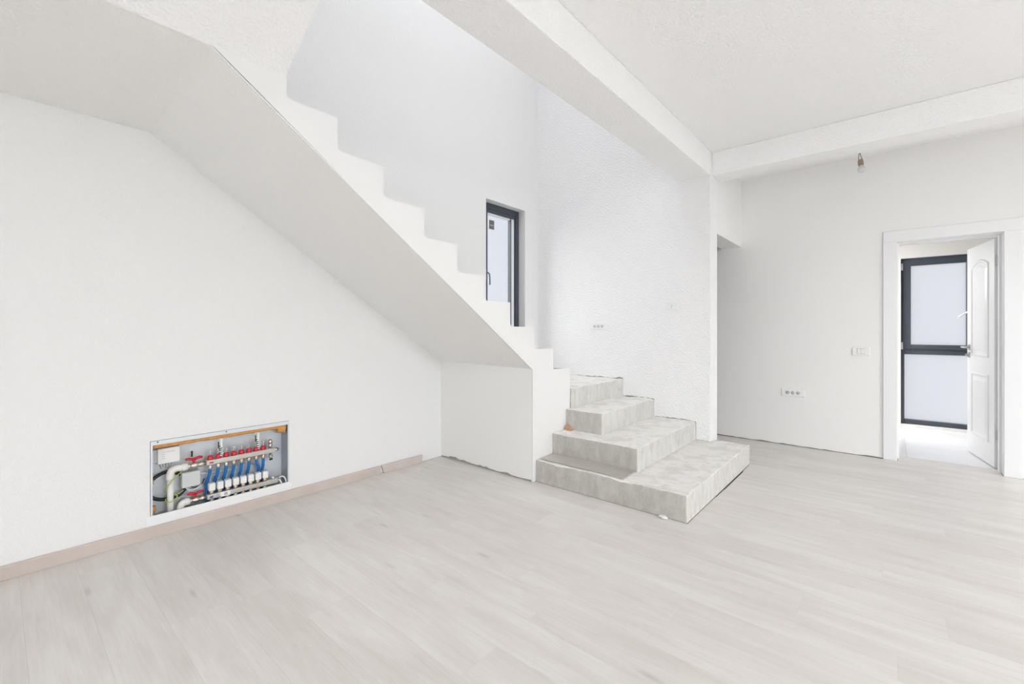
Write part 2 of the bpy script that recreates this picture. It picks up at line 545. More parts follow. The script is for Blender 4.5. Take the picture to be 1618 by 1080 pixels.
finish('laminate_area', bm, 'laminate', fl)

# ------------------------------------------------------------------ walls
CAB = (0.585, 1.360, 0.060, 0.556)
WIN = (3.374, 4.030, 1.000, 2.587)
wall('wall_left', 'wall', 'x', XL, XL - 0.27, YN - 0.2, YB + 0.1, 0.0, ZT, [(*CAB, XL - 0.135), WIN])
# wall under the stair: plaster skin with broken lower edge over raw masonry
w = B('wall_understair', 'base_dark', XL, XS - 0.0155, YU + 0.010, YU + 0.10, 0.0, 0.93); tag(w, kind='structure')
bm = bmesh.new(); ragged(bm, 'y', XL, XS - 0.0145, YU, YU + 0.0105, 0.010, 0.925, 0.022, 0.035, 1.3)
finish('plaster_skin', bm, 'wall_warm', w)
wb = wall('wall_stair_back', 'base_dark', 'y', YB + 0.010, YB2, XL - 0.2, XC - 0.010, 0.0, ZT)
bm = bmesh.new()
for k, (xa_, xb2, zt_) in enumerate(((XL, -2.128, 0.690), (-2.128, -1.790, 0.515), (-1.790, -1.386, 0.343), (-1.386, XC, 0.173))):
    ragged(bm, 'y', xa_, xb2, YB, YB + 0.0105, zt_ - 0.003, ZT, 0.020, 0.022, 11.0 + k)
box(bm, XC - 0.0105, XC, YB + 0.0105, YB2, 0.003, ZT)
finish('plaster_skin', bm, 'wall_rough', wb)
w = B('wall_lintel', 'wall_warm', XC - 0.20, XC, YB2, YD, 2.115, ZC + 0.1); tag(w, kind='structure')
DOOR = (0.030, 0.720, 0.0, 2.020)
wd = wall('wall_door', 'base_dark', 'y', YD + 0.010, YD2, -2.80, XR + 0.2, 0.0, ZC + 0.1, [DOOR])
bm = bmesh.new()
ragged(bm, 'y', -2.60, 0.030, YD, YD + 0.0105, 0.003, ZC + 0.05, 0.016, 0.04, 5.1)
ragged(bm, 'y', 0.720, XR + 0.2, YD, YD + 0.0105, 0.003, ZC + 0.05, 0.012, 0.04, 7.7)
box(bm, 0.030, 0.720, YD, YD + 0.0105, 2.020, ZC + 0.05)
finish('plaster_skin', bm, 'wall_warm', wd)
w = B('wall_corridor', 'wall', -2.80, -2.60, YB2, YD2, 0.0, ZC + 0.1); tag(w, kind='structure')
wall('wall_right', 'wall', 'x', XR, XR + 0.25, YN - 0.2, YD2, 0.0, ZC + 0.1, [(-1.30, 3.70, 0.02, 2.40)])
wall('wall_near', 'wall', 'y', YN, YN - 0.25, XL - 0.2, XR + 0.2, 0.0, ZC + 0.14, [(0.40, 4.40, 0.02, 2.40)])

# ceiling slab over the room and the corridor (the stairwell stays open)
bm = bmesh.new()
box(bm, XB, XR + 0.25, YN - 0.25, YD2, ZC, 2.98)
box(bm, -2.80, XB, YB2, YD2, ZC, 2.98)
box(bm, XL - 0.2, XB, YN - 0.25, -0.22, ZC, 2.98)
c = finish('ceiling', bm, 'ceiling'); tag(c, kind='structure')
c = B('ceiling_beam', 'ceiling', XB, XC, YN, YB, 2.622, ZC, bevel=0.006, seg=2)
tag(c, kind='structure')
c = B('ceiling_beam', 'ceiling', XC, XR, 4.335, 4.572, 2.630, ZC, bevel=0.006, seg=2)
tag(c, kind='structure')

# upper storey around the stairwell
bm = bmesh.new()
RW = (-2.7, -0.5, 1.1, 3.5)          # unseen roof opening, added to let light into the stairwell
box(bm, XL - 0.3, RW[0], -0.5, YB2, ZT, ZT + 0.15); box(bm, RW[1], 1.5, -0.5, YB2, ZT, ZT + 0.15)
box(bm, RW[0], RW[1], -0.5, RW[2], ZT, ZT + 0.15); box(bm, RW[0], RW[1], RW[3], YB2, ZT, ZT + 0.15)
c = finish('ceiling_upper', bm, 'ceiling'); tag(c, kind='structure')
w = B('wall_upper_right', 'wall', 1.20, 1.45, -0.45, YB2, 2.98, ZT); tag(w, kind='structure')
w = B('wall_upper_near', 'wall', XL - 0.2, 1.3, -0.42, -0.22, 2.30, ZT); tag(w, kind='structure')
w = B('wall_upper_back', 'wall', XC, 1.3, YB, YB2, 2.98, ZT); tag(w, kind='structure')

# room beyond the door
SRX0, SRX1, SRY = -0.35, 2.20, 7.35
f2 = B('floor_side_room', 'grout', SRX0, SRX1, YD2, SRY + 0.1, -0.12, -0.004); tag(f2, kind='structure')
ts = 0.60
ty = YD2 - 0.003
while ty < SRY:
    tx = 0.115 - 2 * ts
    while tx < SRX1:
        a, b_ = max(tx, SRX0), min(tx + ts, SRX1)
        c_, d_ = ty + 0.0015, min(ty + ts, SRY)
        if b_ - a > 0.02 and d_ - c_ > 0.02:
            B('tile', 'tile', a + 0.001, b_ - 0.001, c_ + 0.001, d_ - 0.001, -0.004, 0.0, f2)
        tx += ts
    ty += ts
W2 = (0.095, 0.880, 0.030, 2.085)
wall('wall_side_room_back', 'sideroom', 'y', SRY, SRY + 0.2, SRX0 - 0.2, SRX1 + 0.2, 0.0, 2.85, [W2])
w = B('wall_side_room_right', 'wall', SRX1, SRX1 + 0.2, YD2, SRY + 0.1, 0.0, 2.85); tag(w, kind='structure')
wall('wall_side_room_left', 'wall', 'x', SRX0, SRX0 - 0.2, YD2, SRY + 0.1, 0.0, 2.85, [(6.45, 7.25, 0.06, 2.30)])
c = B('ceiling_side_room', 'ceiling', SRX0 - 0.2, SRX1 + 0.2, YD2, SRY + 0.2, 2.70, 2.85); tag(c, kind='structure')

# ------------------------------------------------------------------ windows
def casement(name, axis, face, u0, u1, v0, v1, prof, transoms=(), mull=(), glass='glass', depth=0.07, label=None):
    """frame + sashes; axis as in wall(); face is the room-side plane of the frame"""
    sgn = -1 if axis == 'x' and face < 0 else 1
    d0, d1 = (face, face + sgn * depth)
    lo, hi = min(d0, d1), max(d0, d1)
    def bx(bm, a, b, c, d, l, h, bev=0.004):
        if axis == 'x': box(bm, l, h, a, b, c, d, 0, bev)
        else: box(bm, a, b, l, h, c, d, 0, bev)
    e = empty(name, (face, (u0 + u1) / 2, v0) if axis == 'x' else ((u0 + u1) / 2, face, v0))
    tag(e, label=label, kind='structure')
    bm = bmesh.new()
    bx(bm, u0, u0 + prof, v0, v1, lo, hi); bx(bm, u1 - prof, u1, v0, v1, lo, hi)
    bx(bm, u0 + prof, u1 - prof, v0, v0 + prof, lo, hi); bx(bm, u0 + prof, u1 - prof, v1 - prof, v1, lo, hi)
    finish('window_frame', bm, 'anthracite', e)
    for t in transoms:
        bm = bmesh.new(); bx(bm, u0 + prof, u1 - prof, t - prof / 2, t + prof / 2, lo, hi); finish('transom', bm, 'anthracite', e)
    for t in mull:
        bm = bmesh.new(); bx(bm, t - prof / 2, t + prof / 2, v0 + prof, v1 - prof, lo, hi); finish('mullion', bm, 'anthracite', e)
    # no panes: the lamps outside shine in past the frame alone
    return e

# window_1: the tall stair window, seen past the sawtooth of the flight
fx = XL - 0.092
e = empty('window_1', (fx, (WIN[0] + WIN[1]) / 2, WIN[2])); tag(e, kind='structure')
bm = bmesh.new()
u0, u1, v0, v1 = WIN
box(bm, fx - 0.075, fx, u0, u0 + 0.062, v0, v1, 0, 0.004); box(bm, fx - 0.075, fx, u1 - 0.062, u1, v0, v1, 0, 0.004)
box(bm, fx - 0.075, fx, u0 + 0.062, u1 - 0.062, v1 - 0.062, v1, 0, 0.004); box(bm, fx - 0.075, fx, u0 + 0.062, u1 - 0.062, v0, v0 + 0.062, 0, 0.004)
finish('window_frame', bm, 'anthracite', e)
bm = bmesh.new()
a, b_, c_, d_ = u0 + 0.060, u1 - 0.060, v0 + 0.060, v1 - 0.060
sx0, sx1 = fx - 0.060, fx - 0.012
box(bm, sx0, sx1, a, a + 0.075, c_, d_, 0, 0.003); box(bm, sx0, sx1, b_ - 0.024, b_, c_, d_, 0, 0.003)
box(bm, sx0, sx1, a + 0.075, b_ - 0.024, d_ - 0.045, d_, 0, 0.003); box(bm, sx0, sx1, a + 0.075, b_ - 0.024, c_, c_ + 0.045, 0, 0.003)
sash = finish('sash', bm, 'anthracite', e)
B('sash_bead', 'lit_bead', sx0 + 0.010, sx1 + 0.004, b_ - 0.070, b_ - 0.024, c_ + 0.045, d_ - 0.045, sash)
B('gasket', 'anthracite', sx0 + 0.010, sx1 + 0.004, b_ - 0.084, b_ - 0.0702, c_ + 0.045, d_ - 0.045, sash)
B('glazing_bead', 'lit_bead', sx0 + 0.010, sx1 - 0.002, a + 0.0752, b_ - 0.0845, d_ - 0.062, d_ - 0.0452, sash)
pane = B('pane', 'glass', sx0 + 0.014, sx0 + 0.026, a + 0.072, b_ - 0.080, c_ + 0.043, d_ - 0.060, e)
st = B('sticker', 'sticker', sx0 + 0.0262, sx0 + 0.0275, a + 0.118, a + 0.200, 2.315, 2.415, pane)
B('sticker_print', 'grey_print', sx0 + 0.0276, sx0 + 0.028, a + 0.130, a + 0.188, 2.352, 2.366, pane)
# handle on the left stile
hb = B('handle_plate', 'handle_grey', sx1, sx1 + 0.010, a + 0.020, a + 0.050, 1.74, 1.86, e, 0.003)
hy = a + 0.037
T('handle_lever', 'handle_grey', spline([(sx1 + 0.010, hy, 1.815), (sx1 + 0.040, hy + 0.003, 1.815), (sx1 + 0.050, hy + 0.012, 1.800), (sx1 + 0.052, hy + 0.018, 1.745), (sx1 + 0.052, hy + 0.018, 1.685)], 5), 0.0085, e, 10)

# window_2: tall frosted window at the far end of the side room
e = empty('window_2', (0.49, SRY, 0.03)); tag(e, kind='structure')
wy = SRY + 0.05
u0, u1, v0, v1 = W2
bm = bmesh.new()
for q in ((u0, u0 + 0.034, v0, v1), (u1 - 0.034, u1, v0, v1), (u0 + 0.034, u1 - 0.034, v0, v0 + 0.055), (u0 + 0.034, u1 - 0.034, v1 - 0.030, v1), (u0 + 0.034, u1 - 0.034, 0.895, 0.965)):
    box(bm, q[0], q[1], wy, wy + 0.07, q[2], q[3], 0, 0.003)
finish('window_frame', bm, 'anthracite', e)
bm = bmesh.new()
a, b_, c_, d_ = u0 + 0.020, 0.745, 0.960, v1 - 0.020
sy0 = wy - 0.014
box(bm, a, a + 0.074, sy0, sy0 + 0.060, c_, d_, 0, 0.003); box(bm, b_ - 0.074, b_, sy0, sy0 + 0.060, c_, d_, 0, 0.003)
box(bm, a + 0.074, b_ - 0.074, sy0, sy0 + 0.060, c_, c_ + 0.056, 0, 0.003); box(bm, a + 0.074, b_ - 0.074, sy0, sy0 + 0.060, d_ - 0.074, d_, 0, 0.003)
sash = finish('sash', bm, 'anthracite', e)
B('pane', 'frosted', a + 0.070, b_ - 0.070, sy0 + 0.024, sy0 + 0.036, c_ + 0.050, d_ - 0.068, e)
B('pane', 'frosted', u0 + 0.030, u1 - 0.030, wy + 0.028, wy + 0.040, v0 + 0.050, 0.900, e)
B('mullion', 'anthracite', 0.745, 0.800, wy - 0.004, wy + 0.07, 0.965, v1 - 0.030, e, 0.003)
for hz in (1.00, 1.985):
    L('hinge', 'white_plastic', [(0.0, 0), (0.010, 0.002), (0.010, 0.088), (0.0, 0.09)], (u0 + 0.012, wy - 0.010, hz - 0.045), (0, 0, 1), e, 10)
hx, hz = b_ - 0.040, 1.425
L('handle_rosette', 'white_plastic', [(0.0, 0), (0.016, 0.001), (0.016, 0.010), (0.0, 0.011)], (hx, sy0, hz), (0, -1, 0), e, 12)
T('handle_lever', 'white_plastic', spline([(hx, sy0 - 0.010, hz), (hx, sy0 - 0.040, hz), (hx - 0.03, sy0 - 0.048, hz - 0.020), (hx - 0.105, sy0 - 0.048, hz - 0.080)], 4), 0.009, e, 8)

# unseen windows: right, behind the camera, side room; the roof one is added for light
casement('window_3', 'x', XR + 0.12, -1.30, 3.70, 0.02, 2.40, 0.07, mull=(1.20,))
casement('window_4', 'y', YN - 0.19, 0.40, 4.40, 0.02, 2.40, 0.07, mull=(2.40,))
e = empty('added_roof_window', (-1.6, 2.3, ZT)); tag(e, kind='structure')  # unseen frame around the added roof opening
bm = bmesh.new()
for q in ((RW[0], RW[0] + 0.07, RW[2], RW[3]), (RW[1] - 0.07, RW[1], RW[2], RW[3]), (RW[0] + 0.07, RW[1] - 0.07, RW[2], RW[2] + 0.07), (RW[0] + 0.07, RW[1] - 0.07, RW[3] - 0.07, RW[3])):
    box(bm, q[0], q[1], q[2], q[3], ZT + 0.04, ZT + 0.12)
finish('window_frame', bm, 'anthracite', e)
casement('window_6', 'x', SRX0 - 0.08, 6.45, 7.25, 0.06, 2.30, 0.05)

# ------------------------------------------------------------------ door
dr = empty('door_1', (0.375, YD, 0.0)); tag(dr, kind='structure')
CI0, CI1, CT = 0.046, 0.704, 2.005        # clear opening
bm = bmesh.new()
box(bm, -0.055, CI0, YD - 0.016, YD - 0.0002, 0.0, CT, 0, 0.003); finish('casing', bm, 'white_gloss', dr)
bm = bmesh.new()
box(bm, CI1, 0.806, YD - 0.016, YD - 0.0002, 0.0, CT, 0, 0.003); finish('casing', bm, 'white_gloss', dr)
bm = bmesh.new()
box(bm, -0.055, 0.806, YD - 0.016, YD - 0.0002, CT, 2.106, 0, 0.003); finish('casing_head', bm, 'white_gloss', dr)
for (a, b_) in ((0.030, CI0), (CI1, 0.720)):
    B('door_lining', 'white_gloss', a, b_, YD + 0.0, YD2 - 0.002, 0.0, CT, dr)
B('door_lining', 'white_gloss', 0.030, 0.720, YD, YD2 - 0.002, CT, 2.020, dr)
# stop strips
B('door_stop', 'white_gloss', CI0, CI0 + 0.012, YD + 0.10, YD2 - 0.045, 0.0, CT, dr)
B('door_stop', 'white_gloss', CI0 + 0.012, CI1 - 0.012, YD + 0.10, YD2 - 0.045, CT - 0.012, CT, dr)
B('door_stop', 'white_gloss', CI1 - 0.012, CI1, YD + 0.10, YD2 - 0.045, 0.0, CT, dr)
B('threshold_strip', 'grout', CI0, CI1, YD2 - 0.006, YD2 - 0.001, -0.004, 0.001, dr)
# leaf, swung into the side room; local x runs from hinge to free edge, local -y faces the room
LW, LT, LH = 0.650, 0.040, 1.990
leaf_bm = bmesh.new()
box(leaf_bm, 0, LW, -LT / 2, LT / 2, 0.008, LH, 0, 0.002)
def leaf_obj(name, bm, mat, parent):
    me = bpy.data.meshes.new(name)
    bmesh.ops.recalc_face_normals(bm, faces=bm.faces[:]); bm.to_mesh(me); bm.free()
    me.materials.append(M[mat])
    o = bpy.data.objects.new(name, me); COL.objects.link(o); o.parent = parent
    return o
leaf = leaf_obj('door_leaf', leaf_bm, 'white_gloss', dr)
hinge_w = Vector((CI1 - 0.004, YD2 + 0.022, 0.0)); free_w = Vector((0.598, 6.245, 0.0))
dvec = (free_w - hinge_w)
leaf.location = hinge_w - Vector(dr.location)
leaf.rotation_euler = (0, 0, math.atan2(dvec.y, dvec.x))
def panel_mould(z0, z1, arch, side):
    """raised moulding ring and field on one face of the leaf"""
    bm = bmesh.new()
    x0, x1 = 0.115, LW - 0.115
    def outline(ins):
        pts = [(x0 + ins, z0 + ins), (x1 - ins, z0 + ins)]
        n = 12
        for k in range(n + 1):
            t = k / n
            x = (x1 - ins) + (x0 - x1 + 2 * ins) * t
            pts.append((x, z1 - ins + (arch * math.sin(math.pi * t) if arch else 0)))
        return pts
    yb = side * LT / 2
    levels = [(0.0, 0.0), (0.008, 0.008), (0.022, 0.008), (0.032, 0.001), (0.048, 0.001), (0.075, 0.006)]
    rings = []
    for ins, h in levels:
        rings.append([bm.verts.new((p[0], yb + side * h, p[1])) for p in outline(ins)])
    for A, C in zip(rings, rings[1:]):
        for k in range(len(A)):
            bm.faces.new((A[k], A[(k + 1) % len(A)], C[(k + 1) % len(C)], C[k]))
    bm.faces.new(rings[-1])
    return leaf_obj('moulded_panel', bm, 'white_gloss', leaf)
for side in (1, -1):
    panel_mould(0.20, 0.80, 0.0, side)
    panel_mould(0.95, 1.80, 0.05, side)
for side in (1, -1):
    for (zc, lever) in ((1.03, True), (0.955, False)):
        bm = bmesh.new()
        yb = side * LT / 2
        box(bm, LW - 0.078, LW - 0.028, min(yb, yb + side * 0.009), max(yb, yb + side * 0.009), zc - 0.025, zc + 0.025, 0, 0.002)
        if lever:
            tube(bm, spline([(LW - 0.053, yb + side * 0.008, zc), (LW - 0.053, yb + side * 0.045, zc), (LW - 0.062, yb + side * 0.055, zc), (LW - 0.175, yb + side * 0.055, zc)], 4), 0.009, 10)
        else:
            tube(bm, [(LW - 0.053, yb + side * 0.008, zc), (LW - 0.053, yb + side * 0.028, zc)], 0.007, 8)
        leaf_obj('door_handle' if lever else 'lock_knob', bm, 'metal', leaf)
for hz in (0.25, 1.75):
    L('door_hinge', 'metal', [(0.0, 0), (0.008, 0.001), (0.008, 0.089), (0.0, 0.09)], (CI1 - 0.006, YD2 + 0.006, hz), (0, 0, 1), dr, 10)

# ------------------------------------------------------------------ skirting boards on the left wall
def skirting_piece(name, y0, y1, ang=0.0, cut0=0.0, cut1=0.0):
    bm = bmesh.new()
    poly = [(0.0, 0.0), (0.019, 0.0), (0.019, 0.060), (0.013, 0.0665), (0.0, 0.0665)]
    n = len(poly); ln = y1 - y0
    A = [bm.verts.new((p[0], cut0 * (0.0665 - p[1]) / 0.0665, p[1])) for p in poly]
    C = [bm.verts.new((p[0], ln + cut1 * (p[1]) / 0.0665, p[1])) for p in poly]
    bm.faces.new(A); bm.faces.new(C[::-1])
    for k in range(n): bm.faces.new((A[k], C[k], C[(k + 1) % n], A[(k + 1) % n]))
    # grain runs along the board: the laminate material has its grain along local x
    bmesh.ops.rotate(bm, cent=(0, 0, 0), matrix=Matrix.Rotation(-math.pi / 2, 3, 'Z'), verts=bm.verts[:])
    me = bpy.data.meshes.new(name); bmesh.ops.recalc_face_normals(bm, faces=bm.faces[:]); bm.to_mesh(me); bm.free()
    me.materials.append(M['skirting'])
    o = bpy.data.objects.new(name, me); COL.objects.link(o)
    o.location = (XL + 0.0005, y0, 0.0005); o.rotation_euler = (0, 0, math.pi / 2 + ang)
    tag(o, kind='structure')
    return o
skirting_piece('baseboard_left', YN + 0.002, 2.093)
skirting_piece('baseboard_left_offcut', 2.104, 2.515, -0.012, 0.022, 0.010)

# ------------------------------------------------------------------ staircase
stair = empty('concrete_staircase', (-2.0, 3.3, 0.0))
tag(stair, 'raw concrete staircase with wide corner steps below and a white plastered flight', 'staircase')

def worn_block(name, poly, z0, z1, mats, seed, amp=0.0065, bev=0.008):
    """concrete step: bevelled, edges broken unevenly. mats: [riser, tread, right side]"""
    bm = bmesh.new()
    prism(bm, poly, 'z', z0, z1)
    bmesh.ops.recalc_face_normals(bm, faces=bm.faces[:])
    es = [e for e in bm.edges if max(v.co.z for v in e.verts) > z1 - 1e-4]
    # cut long edges so that chips can follow
    bmesh.ops.subdivide_edges(bm, edges=[e for e in bm.edges if e.calc_length() > 0.3], cuts=28, use_grid_fill=False)
    es = [e for e in bm.edges if all(v.co.z > z1 - 1e-4 for v in e.verts) and any(abs(f.normal.z) < 0.5 for f in e.link_faces)]
    es += [e for e in bm.edges if abs(e.verts[0].co.x - e.verts[1].co.x) < 1e-5 and abs(e.verts[0].co.y - e.verts[1].co.y) < 1e-5]
    bmesh.ops.bevel(bm, geom=es, offset=bev, segments=2, affect='EDGES', profile=0.5, clamp_overlap=True)
    for v in bm.verts:
        p = v.co
        top = p.z > z1 - bev * 1.2
        if top and p.z > z0 + 0.01:
            big = max(0.0, noise.noise((p.x * 7 + seed * 3, p.y * 7, seed)) - 0.12)
            small = max(0.0, noise.noise((p.x * 28, p.y * 28 + seed, seed)) - 0.05)
            edge = 1.0 if p.z < z1 - 1e-4 or any(abs(f.normal.z) < 0.9 for f in v.link_faces) else 0.25
            v.co.z -= edge * (0.0012 + 0.020 * big + 0.008 * small)
            v.co.x += edge * 0.005 * noise.noise((p.x * 17, p.y * 17, seed + 5))
            v.co.y += edge * 0.005 * noise.noise((p.x * 17, p.y * 17, seed + 9))
    bm.normal_update()
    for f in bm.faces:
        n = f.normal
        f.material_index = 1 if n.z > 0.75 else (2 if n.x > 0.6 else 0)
    return finish(name, bm, mats, stair)
CM = ['concrete', 'concrete_top', 'concrete_washed']
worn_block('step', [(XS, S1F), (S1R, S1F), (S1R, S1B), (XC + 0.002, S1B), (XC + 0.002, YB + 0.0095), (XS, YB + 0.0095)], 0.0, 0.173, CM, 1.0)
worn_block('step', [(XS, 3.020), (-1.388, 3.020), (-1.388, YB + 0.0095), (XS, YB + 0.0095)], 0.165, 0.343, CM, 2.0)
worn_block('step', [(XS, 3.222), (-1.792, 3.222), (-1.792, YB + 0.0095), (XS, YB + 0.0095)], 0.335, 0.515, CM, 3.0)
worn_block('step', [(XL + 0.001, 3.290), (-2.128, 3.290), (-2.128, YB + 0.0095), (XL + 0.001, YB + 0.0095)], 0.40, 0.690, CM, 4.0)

# rising flight: tread heights and riser positions measured along y
rise = [(3.285, 0.867), (3.030, 1.045), (2.772, 1.223), (2.484, 1.400), (2.218, 1.572), (1.952, 1.756), (1.686, 1.934), (1.406, 2.110), (1.136, 2.278), (0.885, 2.455)]
SOF0, SOF1 = (YU + 0.004, 0.890), (0.585, 2.352)
def saw(inset=0.0, jag=0.0, fillet=0.0):
    pts = []
    for i, (ry, rz) in enumerate(rise):
        zb = rise[i - 1][1] if i else None
        if zb is not None and fillet > 0:
            # small plaster fillet where tread meets riser
            pts.append((ry + fillet, zb - inset + 0.001)); pts.append((ry + fillet * 0.35, zb - inset + fillet * 0.30)); pts.append((ry, zb - inset + fillet))
        elif zb is not None:
            pts.append((ry, zb - inset))
        pts.append((ry + random.uniform(-jag, jag) - inset, rz - inset + random.uniform(-jag, jag)))
    return pts
# concrete body of the flight
body = [(3.285, 0.0), (3.285, 0.70)] + saw(0.010) + [(-0.215, 2.445), (-0.215, 2.385), (0.585, 2.385), (YU + 0.10, 0.92), (YU + 0.10, 0.0)]
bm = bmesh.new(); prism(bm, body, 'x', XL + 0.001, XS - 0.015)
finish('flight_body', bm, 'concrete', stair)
# plastered side (stringer) with its sawtooth top
side = [(3.283, 0.002), (3.285, 0.60)] + saw(0.0, 0.004, 0.022) + [(0.60, 2.455), (0.585, 2.384), (YU + 0.0, 0.885), (YU + 0.0, 0.002)]
bm = bmesh.new(); prism(bm, side, 'x', XS - 0.0145, XS)
finish('stringer', bm, 'stringer', stair)
# plastered underside: sloping soffit, then the landing soffit (it sags slightly towards the wall)
bm = bmesh.new()
xa, xb = XL + 0.001, XS - 0.0002
zl, zr = 2.338, 2.378
rowsp = [(SOF0[0], 0.898, 0.888), (1.9, 0.898 + (2.338 - 0.898) * (SOF0[0] - 1.9) / (SOF0[0] - 0.592), 0.888 + (2.378 - 0.888) * (SOF0[0] - 1.9) / (SOF0[0] - 0.578)),
         (0.66, 2.288, 2.320), (0.585, zl - 0.002, zr - 0.003), (0.52, zl, zr), (-0.215, zl, zr)]
lo = [(bm.verts.new((xa, y, a)), bm.verts.new((xb, y, c))) for y, a, c in rowsp]
hi = [(bm.verts.new((xa, y, a + 0.045)), bm.verts.new((xb, y, c + 0.006))) for y, a, c in rowsp]
for k in range(len(rowsp) - 1):
    bm.faces.new((lo[k][0], lo[k][1], lo[k + 1][1], lo[k + 1][0]))
    bm.faces.new((hi[k][0], hi[k + 1][0], hi[k + 1][1], hi[k][1]))
    bm.faces.new((lo[k][1], hi[k][1], hi[k + 1][1], lo[k + 1][1]))
    bm.faces.new((lo[k][0], lo[k + 1][0], hi[k + 1][0], hi[k][0]))
bm.faces.new((lo[0][0], hi[0][0], hi[0][1], lo[0][1])); bm.faces.new((lo[-1][0], lo[-1][1], hi[-1][1], hi[-1][0]))
finish('soffit', bm, 'soffit', stair)
# last short flight from the landing up to the upper floor, seen from below
bm = bmesh.new()
up = [(XS, 2.378), (XB - 0.001, 2.378 + 0.56 * (XB - XS)), (XB - 0.001, 2.975), (XB - 0.02, 2.975), (XB - 0.02, 2.80), (-1.86, 2.80), (-1.86, 2.628), (XS, 2.628)]
prism(bm, up, 'y', -0.215, 0.882)
finish('upper_flight', bm, 'ceiling', stair)

# ------------------------------------------------------------------ loose bits on the steps
bm = bmesh.new()
prism(bm, [(-2.105, 2.815), (-1.392, 2.815), (-1.410, 3.016), (-2.122, 3.012)], 'z', 0.1732, 0.1800)
o = finish('board_offcut', bm, 'board')
tag(o, 'thin grey board lying on the lowest concrete step against the next riser', 'board')
bm = bmesh.new()
prism(bm, [(-0.030, 0.0), (0.036, 0.0), (0.010, 0.016), (-0.012, 0.040)], 'y', -0.014, 0.016)
bmesh.ops.subdivide_edges(bm, edges=bm.edges[:], cuts=2, use_grid_fill=True)
for v in bm.verts:
    v.co += Vector((1, 1, 0.4)) * 0.006 * noise.noise(v.co * 70)
bmesh.ops.translate(bm, verts=bm.verts[:], vec=(-2.098, 3.198, 0.3438))
o = finish('brick_chip', bm, 'chip'); tag(o, 'small orange chip wedged between white stair side and second step', 'rubble')
bm = bmesh.new()
bmesh.ops.create_icosphere(bm, subdivisions=2, radius=0.020)
for v in bm.verts:
    v.co *= 1 + 0.4 * noise.noise(v.co * 70 + Vector((3, 1, 2))); v.co.x *= 1.4; v.co.z *= 0.55
bmesh.ops.translate(bm, verts=bm.verts[:], vec=(-1.100, 2.770, 0.009))
o = finish('plaster_crumb', bm, 'wall'); tag(o, 'white plaster crumb on floor at foot of lowest step front', 'rubble')

# ------------------------------------------------------------------ sockets and switches
def plate(name, axis, face, u, v, w, h, label, cat, kind, group=None):
    """wall plate standing proud of the wall towards -y"""
    e = empty(name, (u, face, v - h / 2)); tag(e, label, cat, group)
    bm = bmesh.new(); box(bm, u - w / 2, u + w / 2, face - 0.011, face - 0.0005, v - h / 2, v + h / 2, 0, 0.004, 2)
    finish('cover_plate', bm, 'white_plastic', e)
    yf = face - 0.011
    if kind == 'triple':
        for k in (-1, 0, 1):
            cx = u + k * 0.0455
            bm = bmesh.new(); box(bm, cx - 0.0215, cx + 0.0215, yf - 0.002, yf + 0.001, v - 0.0225, v + 0.0225, 0, 0.0015)
            s = finish('socket_insert', bm, 'white_plastic', e)
            L('socket_recess', 'socket_hole', [(0.0, 0), (0.0175, 0.0), (0.0175, 0.0006), (0.0, 0.0007)], (cx, yf - 0.002, v), (0, -1, 0), s, 18)
            for dx in (-0.0085, 0.0085):
                L('pin_hole', 'pin', [(0.0, 0), (0.0032, 0.0), (0.0032, 0.0004), (0.0, 0.0005)], (cx + dx, yf - 0.0028, v), (0, -1, 0), s, 8)
    elif kind == 'double_switch':
        for k in (-1, 1):
            cx = u + k * 0.0148
            bm = bmesh.new(); box(bm, cx - 0.0135, cx + 0.0135, yf - 0.004, yf + 0.001, v - 0.0225, v + 0.0225, 0, 0.0015)
            finish('rocker', bm, 'white_plastic', e)
        bm = bmesh.new(); box(bm, u - 0.031, u + 0.031, yf - 0.0006, yf + 0.0005, v - 0.0255, v + 0.0255); finish('insert_gap', bm, 'socket_hole', e)
    else:
        bm = bmesh.new(); box(bm, u - 0.012, u + 0.012, yf - 0.003, yf + 0.001, v - 0.0225, v + 0.0225, 0, 0.0015)
        finish('rocker', bm, 'white_plastic', e)
        L('pull_knob', 'socket_hole', [(0.0, 0), (0.007, 0.0), (0.006, 0.006), (0.0, 0.007)], (u + 0.004, yf - 0.003, v + 0.006), (0, -1, 0), e, 12)
        B('indicator_mark', 'socket_hole', u - 0.006, u + 0.002, yf - 0.0034, yf - 0.0029, v - 0.018, v - 0.008, e)
    return e
plate('wall_socket', 'y', YB, -2.412, 1.239, 0.205, 0.080, 'white triple power socket on rough wall above the concrete steps', 'socket', 'triple')
plate('wall_switch', 'y', YB, -1.610, 1.428, 0.129, 0.080, 'white single wall switch above the steps near the wall edge', 'switch', 'single')
plate('wall_socket', 'y', YD, -0.769, 0.549, 0.205, 0.080, 'white triple power socket low on the wall left of door', 'socket', 'triple')
plate('wall_switch', 'y', YD, -0.216, 0.997, 0.130, 0.080, 'white double rocker switch beside the white door casing', 'switch', 'double_switch')

